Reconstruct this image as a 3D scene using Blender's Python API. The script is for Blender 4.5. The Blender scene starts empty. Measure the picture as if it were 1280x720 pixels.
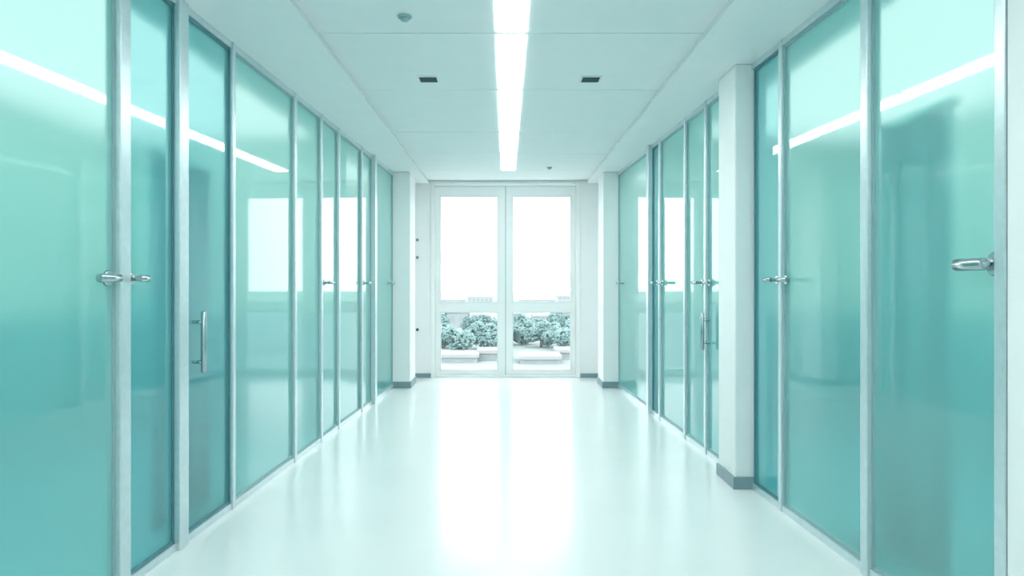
import bpy, bmesh, math, random
from mathutils import Vector
random.seed(4)
scene = bpy.context.scene
try:
    scene.view_settings.view_transform = 'Standard'
    scene.view_settings.look = 'None'
except Exception as e:
    print(e)

# ---------------------------------------------------------------- materials
def new_mat(name):
    m = bpy.data.materials.new(name); m.use_nodes = True
    nt = m.node_tree; nt.nodes.clear()
    return m, nt, nt.nodes.new('ShaderNodeOutputMaterial')

def principled(name, col, rough=0.5, metal=0.0, noise=0.03, scale=6.0, coat=0.0, spec=0.5, bump=0.0, bscale=60):
    m, nt, out = new_mat(name)
    p = nt.nodes.new('ShaderNodeBsdfPrincipled')
    tc = nt.nodes.new('ShaderNodeTexCoord')
    n = nt.nodes.new('ShaderNodeTexNoise'); n.inputs['Scale'].default_value = scale
    n.inputs['Detail'].default_value = 3
    nt.links.new(tc.outputs['Object'], n.inputs['Vector'])
    r = nt.nodes.new('ShaderNodeValToRGB')
    r.color_ramp.elements[0].position = 0.3; r.color_ramp.elements[1].position = 0.7
    r.color_ramp.elements[0].color = tuple(max(0, c*(1-noise)) for c in col)+(1,)
    r.color_ramp.elements[1].color = tuple(min(1, c*(1+noise)) for c in col)+(1,)
    nt.links.new(n.outputs['Fac'], r.inputs['Fac'])
    nt.links.new(r.outputs['Color'], p.inputs['Base Color'])
    p.inputs['Roughness'].default_value = rough
    p.inputs['Metallic'].default_value = metal
    p.inputs['Specular IOR Level'].default_value = spec
    p.inputs['Coat Weight'].default_value = coat
    if bump > 0:
        n2 = nt.nodes.new('ShaderNodeTexNoise'); n2.inputs['Scale'].default_value = bscale
        nt.links.new(tc.outputs['Object'], n2.inputs['Vector'])
        b = nt.nodes.new('ShaderNodeBump'); b.inputs['Strength'].default_value = bump
        nt.links.new(n2.outputs['Fac'], b.inputs['Height'])
        nt.links.new(b.outputs['Normal'], p.inputs['Normal'])
    nt.links.new(p.outputs[0], out.inputs[0])
    return m

def emission(name, col, s):
    m, nt, out = new_mat(name)
    e = nt.nodes.new('ShaderNodeEmission')
    e.inputs[0].default_value = (*col, 1); e.inputs[1].default_value = s
    nt.links.new(e.outputs[0], out.inputs[0])
    return m

def frosted(name, tint, body, see=0.5, rough=0.5):
    """teal satin glass: sharp surface reflection, scattered see-through, milky body.
    Scattering happens on the face light enters; the far face of the pane is clear."""
    m, nt, out = new_mat(name)
    L = nt.links
    refr = nt.nodes.new('ShaderNodeBsdfRefraction')
    refr.inputs['Color'].default_value = (*tint, 1)
    refr.inputs['Roughness'].default_value = rough; refr.inputs['IOR'].default_value = 1.08
    tr = nt.nodes.new('ShaderNodeBsdfTranslucent'); tr.inputs['Color'].default_value = (*body, 1)
    df = nt.nodes.new('ShaderNodeBsdfDiffuse'); df.inputs['Color'].default_value = (*body, 1)
    gl = nt.nodes.new('ShaderNodeBsdfGlossy'); gl.inputs['Roughness'].default_value = 0.035
    gl.inputs['Color'].default_value = (0.97, 1, 1, 1)
    a = nt.nodes.new('ShaderNodeMixShader'); a.inputs[0].default_value = 0.6
    L.new(tr.outputs[0], a.inputs[1]); L.new(df.outputs[0], a.inputs[2])
    b = nt.nodes.new('ShaderNodeMixShader'); b.inputs[0].default_value = see
    L.new(a.outputs[0], b.inputs[1]); L.new(refr.outputs[0], b.inputs[2])
    fr = nt.nodes.new('ShaderNodeFresnel'); fr.inputs['IOR'].default_value = 1.58
    c = nt.nodes.new('ShaderNodeMixShader')
    L.new(fr.outputs[0], c.inputs[0]); L.new(b.outputs[0], c.inputs[1]); L.new(gl.outputs[0], c.inputs[2])
    geo = nt.nodes.new('ShaderNodeNewGeometry')
    clr = nt.nodes.new('ShaderNodeBsdfTransparent'); clr.inputs[0].default_value = (1, 1, 1, 1)
    d = nt.nodes.new('ShaderNodeMixShader')
    L.new(geo.outputs['Backfacing'], d.inputs[0]); L.new(c.outputs[0], d.inputs[1]); L.new(clr.outputs[0], d.inputs[2])
    L.new(d.outputs[0], out.inputs[0])
    return m

def clear_glass(name):
    m, nt, out = new_mat(name)
    t = nt.nodes.new('ShaderNodeBsdfTransparent'); t.inputs[0].default_value = (0.98, 1, 1, 1)
    g = nt.nodes.new('ShaderNodeBsdfGlossy'); g.inputs['Roughness'].default_value = 0.02
    mx = nt.nodes.new('ShaderNodeMixShader'); mx.inputs[0].default_value = 0.04
    nt.links.new(t.outputs[0], mx.inputs[1]); nt.links.new(g.outputs[0], mx.inputs[2])
    nt.links.new(mx.outputs[0], out.inputs[0])
    return m

M_wall = principled('white_paint', (0.87, 0.90, 0.90), 0.55, noise=0.01)
M_ceil = principled('ceiling_paint', (0.84, 0.89, 0.895), 0.6, noise=0.01)
M_soff = principled('soffit_paint', (0.87, 0.905, 0.91), 0.45, noise=0.01)
M_floor = principled('polished_vinyl', (0.80, 0.84, 0.835), 0.2, noise=0.015, scale=2.0, spec=0.8)
M_base = principled('grey_skirting', (0.22, 0.33, 0.36), 0.4, noise=0.03)
M_alu = principled('brushed_aluminium', (0.64, 0.74, 0.77), 0.32, metal=0.6, noise=0.04, scale=30)
M_aluD = principled('dark_gasket', (0.07, 0.22, 0.26), 0.4, noise=0.05)
M_steel = principled('satin_steel', (0.45, 0.52, 0.54), 0.22, metal=1.0, noise=0.03, scale=40)
M_frame = principled('white_window_frame', (0.89, 0.92, 0.92), 0.4, noise=0.01)
M_seal = principled('grey_seal', (0.30, 0.46, 0.48), 0.5)
M_vent = principled('dark_vent', (0.03, 0.08, 0.09), 0.5)
M_plast = principled('white_plastic', (0.75, 0.8, 0.8), 0.4)
M_roomwall = principled('mint_paint', (0.75, 0.92, 0.865), 0.6, noise=0.02)
M_roomlow = principled('teal_wainscot', (0.17, 0.60, 0.65), 0.5, noise=0.03)
M_roomfloor = principled('teal_vinyl', (0.06, 0.44, 0.51), 0.4, noise=0.03)
M_darkrefl = principled('dark_reflection_teal', (0.09, 0.44, 0.52), 0.8, noise=0.06)  # dark teal of a reflection in the glazing, put into a sheet's colour
M_glass = frosted('frosted_teal_glass', (0.64, 0.95, 0.905), (0.40, 0.80, 0.76), 0.60, 0.5)
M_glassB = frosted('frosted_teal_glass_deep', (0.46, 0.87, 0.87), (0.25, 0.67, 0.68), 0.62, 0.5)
M_clear = clear_glass('window_glass')
M_light = emission('led_diffuser', (1.0, 1.0, 1.0), 19.0)
M_roomfill = emission('room_fill_glow', (0.95, 1.0, 0.98), 1.38)  # added fill glow for the side rooms, not a known fixture
M_tree = principled('foliage', (0.17, 0.27, 0.27), 0.8, noise=0.25, scale=0.35)  # atmospheric haze mixed into the leaf colour as a grey-blue tint
M_trunk = principled('bark', (0.16, 0.18, 0.18), 0.9)
M_grd = principled('distant_ground', (0.20, 0.25, 0.25), 0.9, noise=0.15, scale=0.05)
M_bldA = principled('haze_tinted_concrete', (0.29, 0.315, 0.32), 0.8)  # concrete paled to stand in for atmospheric haze
M_bldB = principled('hazy_concrete', (0.35, 0.375, 0.385), 0.8)  # far blocks, paler still: more haze painted into the base colour
M_bwin = principled('building_window', (0.24, 0.28, 0.30), 0.3)  # lightened glazing, haze included in the colour

# ---------------------------------------------------------------- helpers
def link(o, parent=None):
    scene.collection.objects.link(o)
    if parent: o.parent = parent
    return o
def empty(name):
    e = bpy.data.objects.new(name, None); e.empty_display_size = 0.1
    return link(e)
def mesh_obj(name, bm, mats, parent=None, smooth=False):
    bmesh.ops.recalc_face_normals(bm, faces=bm.faces)
    me = bpy.data.meshes.new(name); bm.to_mesh(me); bm.free()
    for m in (mats if isinstance(mats, (list, tuple)) else [mats]): me.materials.append(m)
    if smooth:
        for p in me.polygons: p.use_smooth = True
    return link(bpy.data.objects.new(name, me), parent)
def add_hexa(bm, pts, mi=0):
    v = [bm.verts.new(p) for p in pts]
    for f in ((0,1,2,3),(4,5,6,7),(0,1,5,4),(1,2,6,5),(2,3,7,6),(3,0,4,7)):
        fc = bm.faces.new([v[i] for i in f]); fc.material_index = mi
def add_box(bm, x0, x1, y0, y1, z0, z1, mi=0):
    add_hexa(bm, [(x0,y0,z0),(x1,y0,z0),(x1,y1,z0),(x0,y1,z0),(x0,y0,z1),(x1,y0,z1),(x1,y1,z1),(x0,y1,z1)], mi)
def box(name, x0, x1, y0, y1, z0, z1, mat, parent=None, bevel=0):
    bm = bmesh.new(); add_box(bm, x0, x1, y0, y1, z0, z1)
    o = mesh_obj(name, bm, mat, parent)
    if bevel: bv(o, bevel)
    return o
def bv(o, w, s=2):
    b = o.modifiers.new('bevel', 'BEVEL'); b.width = w; b.segments = s; b.limit_method = 'ANGLE'
def W(d): return 1.505 - 0.037*(d-3)
def add_prism(bm, s, d0, d1, o0, o1, z0, z1, mi=0):
    pts = []
    for z in (z0, z1):
        pts += [(s*(W(d0)+o0), d0, z), (s*(W(d0)+o1), d0, z), (s*(W(d1)+o1), d1, z), (s*(W(d1)+o0), d1, z)]
    add_hexa(bm, pts, mi)
def prism(name, s, d0, d1, o0, o1, z0, z1, mat, parent=None, bevel=0):
    bm = bmesh.new(); add_prism(bm, s, d0, d1, o0, o1, z0, z1)
    o = mesh_obj(name, bm, mat, parent)
    if bevel: bv(o, bevel)
    return o
def add_cyl(bm, p0, p1, r, seg=20, mi=0):
    p0 = Vector(p0); p1 = Vector(p1); ax = (p1-p0).normalized()
    up = Vector((0,0,1)) if abs(ax.z) < .9 else Vector((1,0,0))
    u = ax.cross(up).normalized(); v = ax.cross(u)
    rings = []
    L = (p1-p0).length; c = min(r*0.25, L*0.3)
    for t, rr in ((0, r-c), (c, r), (L-c, r), (L, r-c)):
        rings.append([bm.verts.new(p0+ax*t+(u*math.cos(a)+v*math.sin(a))*rr) for a in [2*math.pi*i/seg for i in range(seg)]])
    for a, b in zip(rings, rings[1:]):
        for i in range(seg):
            f = bm.faces.new([a[i], a[(i+1)%seg], b[(i+1)%seg], b[i]]); f.material_index = mi; f.smooth = True
    bm.faces.new(rings[0][::-1]).material_index = mi; bm.faces.new(rings[-1]).material_index = mi

ZT = 2.49   # top of glazing / soffit
ZC = 2.53   # ceiling
YE = 9.23   # window wall
YB = -2.2   # wall behind camera
XO = 3.9

# ---------------------------------------------------------------- shell
def corridor_floor():
    bm = bmesh.new()
    add_hexa(bm, [(-(W(YB)+.0), YB, -.12), (W(YB)+.0, YB, -.12), (W(YE), YE+.15, -.12), (-W(YE), YE+.15, -.12),
                  (-(W(YB)+.0), YB, 0), (W(YB)+.0, YB, 0), (W(YE), YE+.15, 0), (-W(YE), YE+.15, 0)])
    return mesh_obj('floor', bm, M_floor)
corridor_floor()
for s, nm in ((-1, 'left'), (1, 'right')):
    bm = bmesh.new()
    add_hexa(bm, [(s*W(YB), YB, -.12), (s*XO, YB, -.12), (s*XO, YE, -.12), (s*W(YE), YE, -.12),
                  (s*W(YB), YB, 0), (s*XO, YB, 0), (s*XO, YE, 0), (s*W(YE), YE, 0)])
    mesh_obj('floor_room_'+nm, bm, M_roomfloor)
    # outer room walls: mint with teal wainscot
    bm = bmesh.new()
    add_box(bm, min(s*XO, s*(XO+.12)), max(s*XO, s*(XO+.12)), YB, YE, 0, 2.7, 0)
    add_box(bm, min(s*XO, s*(XO-.015)), max(s*XO, s*(XO-.015)), YB, YE, 0, 0.95, 1)
    mesh_obj('wall_'+nm, bm, [M_roomwall, M_roomlow])
box('wall_back', -XO, XO, YB-.12, YB, 0, 2.7, M_wall)
# ceiling: slab + recessed plank ceiling between soffits, with shallow joints
CE_L, CE_R = -0.99, 1.05
box('ceiling', -XO-.12, XO+.12, YB-.12, YE+.12, 2.70, 2.82, M_ceil)
LX0, LX1 = -0.054, 0.114    # light slot
joints = [YB, -0.9, 0.3, 1.5, 2.65, 3.82, 4.93, 6.30, 7.34, 8.43, YE]
bm = bmesh.new()
for a, b in zip(joints, joints[1:]):
    add_box(bm, CE_L, LX0, a+.004, b-.004, ZC, ZC+.02)
    add_box(bm, LX1, CE_R, a+.004, b-.004, ZC, ZC+.02)
    if a >= 8.4: add_box(bm, LX0, LX1, a+.004, b-.004, ZC, ZC+.02)
mesh_obj('ceiling_panels', bm, M_ceil)
box('ceiling_backing', CE_L, CE_R, YB, YE, ZC+.06, ZC+.08, M_seal)
# LED line
e = empty('linear_ceiling_light')
for i, (a, b) in enumerate(zip(joints[:-2], joints[1:-1])):
    g = 0.03
    box('diffuser_%d' % (i+1), LX0+.006, LX1-.006, a+g, b-g, ZC-.004, ZC+.012, M_light, e)
    box('joint_plate_%d' % (i+1), LX0, LX1, b-g, b+g, ZC, ZC+.014, M_plast, e)
# soffits
for s, nm, edge in ((-1, 'left', -CE_L), (1, 'right', CE_R)):
    bm = bmesh.new()
    add_hexa(bm, [(s*edge, YB, ZT), (s*XO, YB, ZT), (s*XO, YE, ZT), (s*edge, YE, ZT),
                  (s*edge, YB, ZT+.2), (s*XO, YB, ZT+.2), (s*XO, YE, ZT+.2), (s*edge, YE, ZT+.2)])
    mesh_obj('ceiling_soffit_'+nm, bm, M_soff)
    x0, x1 = sorted((s*(edge-.012), s*(edge+.03)))
    box('trim_soffit_'+nm, x0, x1, YB, YE-.01, ZT-.004, ZT-.0005, M_wall)
# window wall with opening
bm = bmesh.new()
OX, OZ0, OZ1 = 0.935, 0.0, 2.47
add_box(bm, -XO, -OX, YE, YE+.2, 0, 2.7)
add_box(bm, OX, XO, YE, YE+.2, 0, 2.7)
add_box(bm, -OX, OX, YE, YE+.2, OZ1, 2.7)
mesh_obj('wall_end', bm, M_wall)
# side returns after glazing
for s, nm in ((-1, 'left'), (1, 'right')):
    x0, x1 = sorted((s*1.24, s*1.36))
    box('wall_return_'+nm, x0, x1, 8.76, YE, 0, ZT, M_wall)
    inn = 1.10 if s < 0 else 1.125
    x0, x1 = sorted((s*inn, s*1.36))
    box('wall_column_'+nm, x0, x1, 8.30, 8.76, 0, ZT, M_wall, bevel=.006)
    x0, x1 = sorted((s*(inn-.012), s*1.30))
    bm = bmesh.new(); add_box(bm, x0, x1, 8.288, 8.30, 0, .075)
    xa, xb = sorted((s*(inn-.012), s*inn)); add_box(bm, xa, xb, 8.30, 8.76, 0, .075)
    mesh_obj('baseboard_column_'+nm, bm, M_base)
    x0, x1 = sorted((s*.95, s*1.24))
    box('baseboard_end_'+nm, x0, x1, YE-.014, YE, 0, .055, M_base)
# right mid column
box('wall_column_mid', 1.345, 1.56, 4.22, 4.55, 0, ZT, M_wall, bevel=.008)
bm = bmesh.new()
add_box(bm, 1.331, 1.465, 4.206, 4.22, 0, .07); add_box(bm, 1.331, 1.345, 4.22, 4.55, 0, .07)
mesh_obj('baseboard_mid', bm, M_base)
# near right white wall
bm = bmesh.new(); add_prism(bm, 1, YB, 2.16, -.03, .14, 0, ZT)
mesh_obj('wall_near_right', bm, M_wall)

# ---------------------------------------------------------------- window
def window_leaf(name, x0, x1, px0, px1):
    e = empty(name)
    y0, y1 = YE+.03, YE+.09
    bm = bmesh.new()
    z = [0.03, 0.092, 0.841, 0.964, 2.328, 2.455]
    add_box(bm, x0, px0, y0, y1, z[0], z[5]); add_box(bm, px1, x1, y0, y1, z[0], z[5])
    for a, b in ((z[0], z[1]), (z[2], z[3]), (z[4], z[5])): add_box(bm, px0, px1, y0, y1, a, b)
    o = mesh_obj('frame', bm, M_frame, e)
    bm = bmesh.new()
    for a, b in ((z[1], z[2]), (z[3], z[4])):
        t = .009
        add_box(bm, px0, px0+t, y0-.006, y0+.03, a, b); add_box(bm, px1-t, px1, y0-.006, y0+.03, a, b)
        add_box(bm, px0, px1, y0-.006, y0+.03, a, a+t); add_box(bm, px0, px1, y0-.006, y0+.03, b-t, b)
    mesh_obj('gasket', bm, M_plast, e)
    bm = bmesh.new()
    add_box(bm, px0, px1, y0+.034, y0+.04, z[1], z[2]); add_box(bm, px0, px1, y0+.034, y0+.04, z[3], z[4])
    mesh_obj('pane', bm, M_clear, e)
window_leaf('window_1', -.90, -.004, -.841, -.10)
window_leaf('window_2', .004, .90, .088, .841)
bm = bmesh.new()
add_box(bm, -.955, -.905, YE-.02, YE+.12, 0, 2.50); add_box(bm, .905, .955, YE-.02, YE+.12, 0, 2.50)
add_box(bm, -.905, .905, YE-.02, YE+.12, 2.458, 2.50); add_box(bm, -.905, .905, YE-.01, YE+.12, 0, .028)
o = mesh_obj('trim_window', bm, M_frame); bv(o, .004)
box('trim_window_gap', -.004, .004, YE+.035, YE+.08, .03, 2.455, M_seal)

# ---------------------------------------------------------------- glazed partitions
RAIL = 0.035
def lever(parent, s, d, dirn, L=0.13, z=1.21, r=0.013, back=True):
    """lever handle: rose, neck, bar along the wall"""
    bm = bmesh.new()
    w = W(d)
    x = lambda o: s*(w+o)
    add_cyl(bm, (x(-.006), d, z), (x(-.022), d, z), r*1.9, 28)
    add_cyl(bm, (x(-.020), d, z), (x(-.062), d, z), r*.75)
    d2 = d+dirn*L
    add_cyl(bm, (s*(w-.055), d-dirn*.012, z), (s*(W(d2)-.055), d2, z), r)
    mesh_obj('lever_handle', bm, M_steel, parent)
def pull(parent, s, d, z0, z1):
    bm = bmesh.new(); w = W(d)
    add_cyl(bm, (s*(w-.055), d, z0), (s*(w-.055), d, z1), .013)
    for z in (z0+.05, z1-.05): add_cyl(bm, (s*(w-.003), d, z), (s*(w-.05), d, z), .009)
    mesh_obj('pull_handle', bm, M_steel, parent)
dn = [0]
def bay(s, d0, d1, door=False, deep=False, st=0.010, handles=()):
    """one glazed panel between posts at d0..d1"""
    if door:
        dn[0] += 1; e = empty('door_%d' % dn[0])
    else:
        e = empty('glass_partition_panel')
    bm = bmesh.new()
    add_prism(bm, s, d0+st*.6, d1-st*.6, 0.0, 0.012, RAIL, ZT-RAIL)
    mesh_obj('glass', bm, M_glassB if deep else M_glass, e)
    bm = bmesh.new()
    for a, b in ((d0, d0+st), (d1-st, d1)):
        add_prism(bm, s, a, b, -.010, .022, RAIL, ZT-RAIL)
    add_prism(bm, s, d0+st, d1-st, -.008, .02, RAIL, RAIL+.014)
    add_prism(bm, s, d0+st, d1-st, -.008, .02, ZT-RAIL-.014, ZT-RAIL)
    mesh_obj('edge_frame', bm, M_aluD if deep else M_seal, e)
    for h in handles:
        if h[0] == 'L': lever(e, s, *h[1:])
        else: pull(e, s, *h[1:])
    return e
def post(s, d0, d1, proj=.025):
    o = prism('partition_post', s, d0, d1, -proj, .04, 0, ZT, M_alu, bevel=.004)
    return o
# rails
for s, nm, a, b in ((-1, 'left', YB, 8.30), (1, 'right', 2.16, 8.30)):
    segs = [(a, b)] if s < 0 else [(a, 4.22), (4.55, b)]
    bm = bmesh.new(); bm2 = bmesh.new()
    for p, q in segs:
        add_prism(bm, s, p, q, -.018, .035, 0, RAIL)
        add_prism(bm2, s, p, q, -.018, .035, ZT-RAIL, ZT)
    mesh_obj('trim_floor_rail_'+nm, bm, M_alu); mesh_obj('trim_head_rail_'+nm, bm2, M_alu)

# LEFT
def run(s, items):
    for it in items:
        if it[0] == 'P': post(s, it[1], it[2], *(it[3:]))
        else:
            bay(s, it[1], it[2], **it[3])
run(-1, [
 ('B', YB, -.9, {}), ('P', -.9, -.86), ('B', -.86, .4, {}), ('P', .4, .44), ('B', .44, 1.70, {}), ('P', 1.70, 1.74),
 ('B', 1.74, 2.775, dict(door=True, handles=[('L', 2.715, -1, .12, 1.222, .016)])),
 ('P', 2.775, 2.848, .03),
 ('B', 2.848, 3.232, dict(deep=True, handles=[('L', 2.875, 1, .05, 1.222, .014)])),
 ('P', 3.232, 3.318, .035),
 ('B', 3.318, 3.83, dict(door=True, deep=True, handles=[('H', 3.42, .78, 1.07)])),
 ('P', 3.83, 3.867), ('B', 3.867, 4.836, {}),
 ('P', 4.836, 4.876), ('B', 4.876, 5.441, {}),
 ('P', 5.441, 5.481), ('B', 5.481, 5.935, dict(door=True, handles=[('L', 5.55, 1, .14)])),
 ('P', 5.935, 5.975), ('B', 5.975, 6.74, {}), ('P', 6.74, 6.77), ('B', 6.77, 7.19, dict(door=True, handles=[('L', 6.85, 1, .14), ])),
 ('P', 7.19, 7.27, .05), ('B', 7.27, 8.29, dict(door=True, handles=[('L', 8.0, 1, .14)])),
])
# RIGHT
run(1, [
 ('P', 2.165, 2.212, .035),
 ('B', 2.212, 2.945, dict(door=True, handles=[('L', 2.235, 1, .12, 1.262, .020)])),
 ('P', 2.945, 2.998, .03), ('B', 2.998, 3.795, dict(door=True, handles=[('L', 3.75, -1, .10, 1.222)])),
 ('P', 3.795, 3.832), ('B', 3.832, 4.205, dict(deep=True, handles=[('L', 3.86, 1, .08, 1.222)])),
 ('B', 4.56, 5.06, dict(door=True, handles=[('L', 5.0, -1, .10), ('H', 5.03, .74, 1.0)])),
 ('P', 5.06, 5.10), ('B', 5.10, 5.57, dict(handles=[('L', 5.16, 1, .10)])),
 ('P', 5.57, 5.61), ('B', 5.61, 6.35, dict(door=True, handles=[('L', 6.27, -1, .12)])),
 ('P', 6.35, 6.39), ('B', 6.39, 6.67, dict(deep=True, handles=[('L', 6.45, 1, .10)])),
 ('P', 6.67, 6.75, .05), ('B', 6.75, 8.29, dict(door=True, handles=[('L', 8.0, 1, .14)])),
])

# ---------------------------------------------------------------- rooms behind glass
def room_div(s, d):
    x0, x1 = sorted((s*(W(d)+.06), s*(XO-.02)))
    bm = bmesh.new()
    add_box(bm, x0, x1, d-.04, d+.04, 0.95, ZT, 0); add_box(bm, x0, x1, d-.045, d+.045, 0, .95, 1)
    mesh_obj('wall_divider', bm, [M_roomwall, M_roomlow])
room_div(-1, 6.35); room_div(1, 6.7)
for s in (-1, 1):
    for d0, d1 in ((-2.1, 1.4), (1.5, 4.3), (4.4, 6.2), (6.8, 9.1)):
        x0, x1 = sorted((s*1.85, s*3.8))
        box('room_fill_panel', x0, x1, d0, d1, ZT-.03, ZT-.001, M_roomfill)  # added glowing panel, lights the frosted glass evenly from behind
def dark_reflection_sheet(s, x, d0, d1, z0=.05, z1=2.3):  # added folded sheet imitating a dark reflection in the glass
    bm = bmesh.new(); n = int((d1-d0)/.02); prev = None
    for i in range(n+1):
        d = d0+(d1-d0)*i/n
        xx = s*(x+.05*math.sin(i*.55)+.015*math.sin(i*.31))
        a = bm.verts.new((xx, d, z0)); b = bm.verts.new((xx, d, z1))
        if prev: bm.faces.new((prev[0], a, b, prev[1]))
        prev = (a, b)
    o = mesh_obj('dark_reflection_sheet', bm, M_darkrefl, smooth=True)
    so = o.modifiers.new('s', 'SOLIDIFY'); so.thickness = .004
    box('reflection_sheet_rail', min(s*(x-.02), s*(x+.02)), max(s*(x-.02), s*(x+.02)), d0-.05, d1+.05, z1, z1+.03, M_alu, o)  # invented rail topping the added reflection sheet
dark_reflection_sheet(1, 1.80, 2.85, 3.35, .01, 1.90); dark_reflection_sheet(-1, 1.74, 3.45, 4.05, .01, 1.82)

# ---------------------------------------------------------------- ceiling fittings
def vent(x, y):
    e = empty('ceiling_vent')
    bm = bmesh.new(); s = .068; t = .012; z0 = ZC-.008; z1 = ZC+.001
    add_box(bm, x-s, x+s, y-s, y-s+t, z0, z1); add_box(bm, x-s, x+s, y+s-t, y+s, z0, z1)
    add_box(bm, x-s, x-s+t, y-s+t, y+s-t, z0, z1); add_box(bm, x+s-t, x+s, y-s+t, y+s-t, z0, z1)
    mesh_obj('bezel', bm, M_plast, e)
    bm = bmesh.new(); add_box(bm, x-s+t, x+s-t, y-s+t, y+s-t, ZC-.003, ZC-.001)
    for i in range(5):
        yy = y-s+t+.012+i*.023
        add_hexa(bm, [(x-s+t, yy, ZC-.003), (x+s-t, yy, ZC-.003), (x+s-t, yy+.003, ZC-.003), (x-s+t, yy+.003, ZC-.003),
                      (x-s+t, yy+.006, ZC-.009), (x+s-t, yy+.006, ZC-.009), (x+s-t, yy+.009, ZC-.009), (x-s+t, yy+.009, ZC-.009)])
    mesh_obj('louvre', bm, M_vent, e)
vent(-.50, 4.66); vent(.55, 4.66)
def detector(x, y, r=.035):
    bm = bmesh.new()
    add_cyl(bm, (x, y, ZC+.001), (x, y, ZC-.012), r, 32); add_cyl(bm, (x, y, ZC-.011), (x, y, ZC-.026), r*.6, 32)
    mesh_obj('smoke_detector', bm, M_seal)
detector(-.50, 3.57); detector(.50, 8.2, .03)
# small wall fittings by the window
for z in (1.765, 1.54, .615):
    bm = bmesh.new(); add_cyl(bm, (-1.13, YE+.001, z), (-1.13, YE-.03, z), .018, 20)
    add_cyl(bm, (-1.13, YE-.028, z), (-1.13, YE-.045, z), .012, 16)
    mesh_obj('wall_switch', bm, M_vent if z < 1 else M_base)

# ---------------------------------------------------------------- outdoors
box('ground', -400, 400, 14, 900, -8.3, -8.0, M_grd)
_t = bmesh.new(); bmesh.ops.create_icosphere(_t, subdivisions=1, radius=1)
ICO_V = [v.co.copy() for v in _t.verts]; _t.verts.index_update()
ICO_F = [[v.index for v in f.verts] for f in _t.faces]; _t.free()
def tree(x, y, h, r):
    e = empty('tree')
    bm = bmesh.new()
    add_cyl(bm, (x, y, -8.0), (x, y, -8.0+h*.6), .22, 10)
    mesh_obj('trunk', bm, M_trunk, e)
    V = []; F = []
    lobes = []
    for i in range(9):
        a = random.random()*6.28; rr = random.random()*r*.75
        lobes.append((x+rr*math.cos(a), y+rr*math.sin(a), -8+h*random.uniform(.25, .70), r*random.uniform(.3, .5)))
    for i in range(1300):
        lx, ly, lz, lr = random.choice(lobes)
        a = random.random()*6.28; ct = random.uniform(-1, 1); st = math.sqrt(1-ct*ct); q = lr*random.uniform(.7, 1.0)
        c = Vector((lx+q*st*math.cos(a), ly+q*st*math.sin(a), lz+q*ct*.85))
        sz = random.uniform(.12, .24); base = len(V)
        V += [tuple(v*sz*random.uniform(.8, 1.2)+c) for v in ICO_V]
        F += [[base+k for k in f] for f in ICO_F]
    me = bpy.data.meshes.new('foliage'); me.from_pydata(V, [], F); me.materials.append(M_tree)
    link(bpy.data.objects.new('foliage', me), e)
for (x, y, h, r) in ((-9.5, 104, 3.6, 3), (-7.0, 98, 3.2, 2.8), (-3.2, 102, 4.5, 2.8), (-1.2, 108, 3.0, 2.4), (-12.5, 110, 4.0, 3),
                     (2.6, 110, 4.0, 2.8), (5.2, 105, 4.7, 3.0), (8.6, 100, 3.4, 2.8), (11.5, 108, 4.2, 3.2), (15, 112, 4.2, 3), (-16, 112, 4.2, 3),
                     (-5, 128, 3.8, 4), (4, 130, 4.2, 4), (10, 132, 4, 4), (-12, 131, 4, 4)):
    tree(x, y, h, r)
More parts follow.
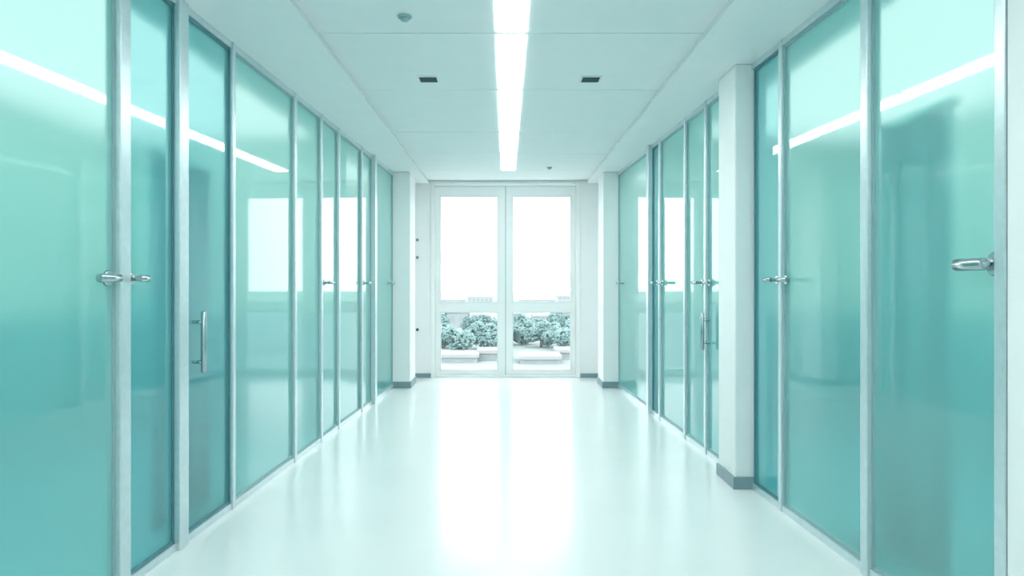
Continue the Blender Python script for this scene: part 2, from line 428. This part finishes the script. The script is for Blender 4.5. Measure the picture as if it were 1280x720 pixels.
def building(x, y, w, dp, z1, mat):
    e = empty('building')
    box('block', x-w/2, x+w/2, y, y+dp, -8, z1, mat, e)
    box('parapet', x-w/2-.2, x+w/2+.2, y-.2, y+dp+.2, z1, z1+.4, mat, e)
    bm = bmesh.new(); nz = max(1, int((z1+8)/1.6)); nx = max(2, int(w/1.8))
    for i in range(nx):
        for j in range(nz):
            xx = x-w/2+(i+.5)*w/nx; zz = -8+(j+.35)*(z1+8)/nz
            add_box(bm, xx-w/nx*.3, xx+w/nx*.3, y-.05, y+.02, zz, zz+(z1+8)/nz*.45)
    mesh_obj('glazing', bm, M_bwin, e)
building(-5.6, 84, 4.5, 5, -7.4, M_bldA); building(-1.6, 87, 3.4, 4, -7.2, M_bldA); building(4.0, 83, 4.6, 5, -7.5, M_bldA); building(8.0, 88, 3.4, 4, -7.2, M_bldA)
for x, w, z1 in ((-15.5, 5, -5.2), (-10.2, 4.5, -4.9), (-5.6, 3, -5.6), (2.2, 3.6, -5.3), (7.5, 3.4, -5.8), (12.4, 5, -4.8)):
    building(x, 152, w, 8, z1, M_bldA)
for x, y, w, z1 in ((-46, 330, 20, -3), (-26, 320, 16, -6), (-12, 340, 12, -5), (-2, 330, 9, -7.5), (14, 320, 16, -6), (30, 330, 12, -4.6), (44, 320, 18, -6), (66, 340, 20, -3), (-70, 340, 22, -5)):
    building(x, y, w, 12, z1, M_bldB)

# ---------------------------------------------------------------- world
w = bpy.data.worlds.new('world'); scene.world = w; w.use_nodes = True
nt = w.node_tree; bg = nt.nodes['Background']
tc = nt.nodes.new('ShaderNodeTexCoord'); sx = nt.nodes.new('ShaderNodeSeparateXYZ')
rp = nt.nodes.new('ShaderNodeValToRGB')
rp.color_ramp.elements[0].position = 0.0; rp.color_ramp.elements[0].color = (.92, .98, 1, 1)
rp.color_ramp.elements[1].position = .5; rp.color_ramp.elements[1].color = (.98, 1, 1, 1)
nt.links.new(tc.outputs['Generated'], sx.inputs[0]); nt.links.new(sx.outputs['Z'], rp.inputs['Fac'])
nt.links.new(rp.outputs['Color'], bg.inputs['Color']); bg.inputs['Strength'].default_value = 4.3

# ---------------------------------------------------------------- camera
cam = bpy.data.cameras.new('camera'); co = link(bpy.data.objects.new('camera', cam))
co.location = (0, 0, 1.2); co.rotation_euler = (math.radians(90), 0, 0)
cam.sensor_width = 36; cam.lens = 36*900/1280
cam.shift_x = 8/1280; cam.shift_y = -5/1280
cam.clip_end = 2000; cam.clip_start = .05
scene.camera = co
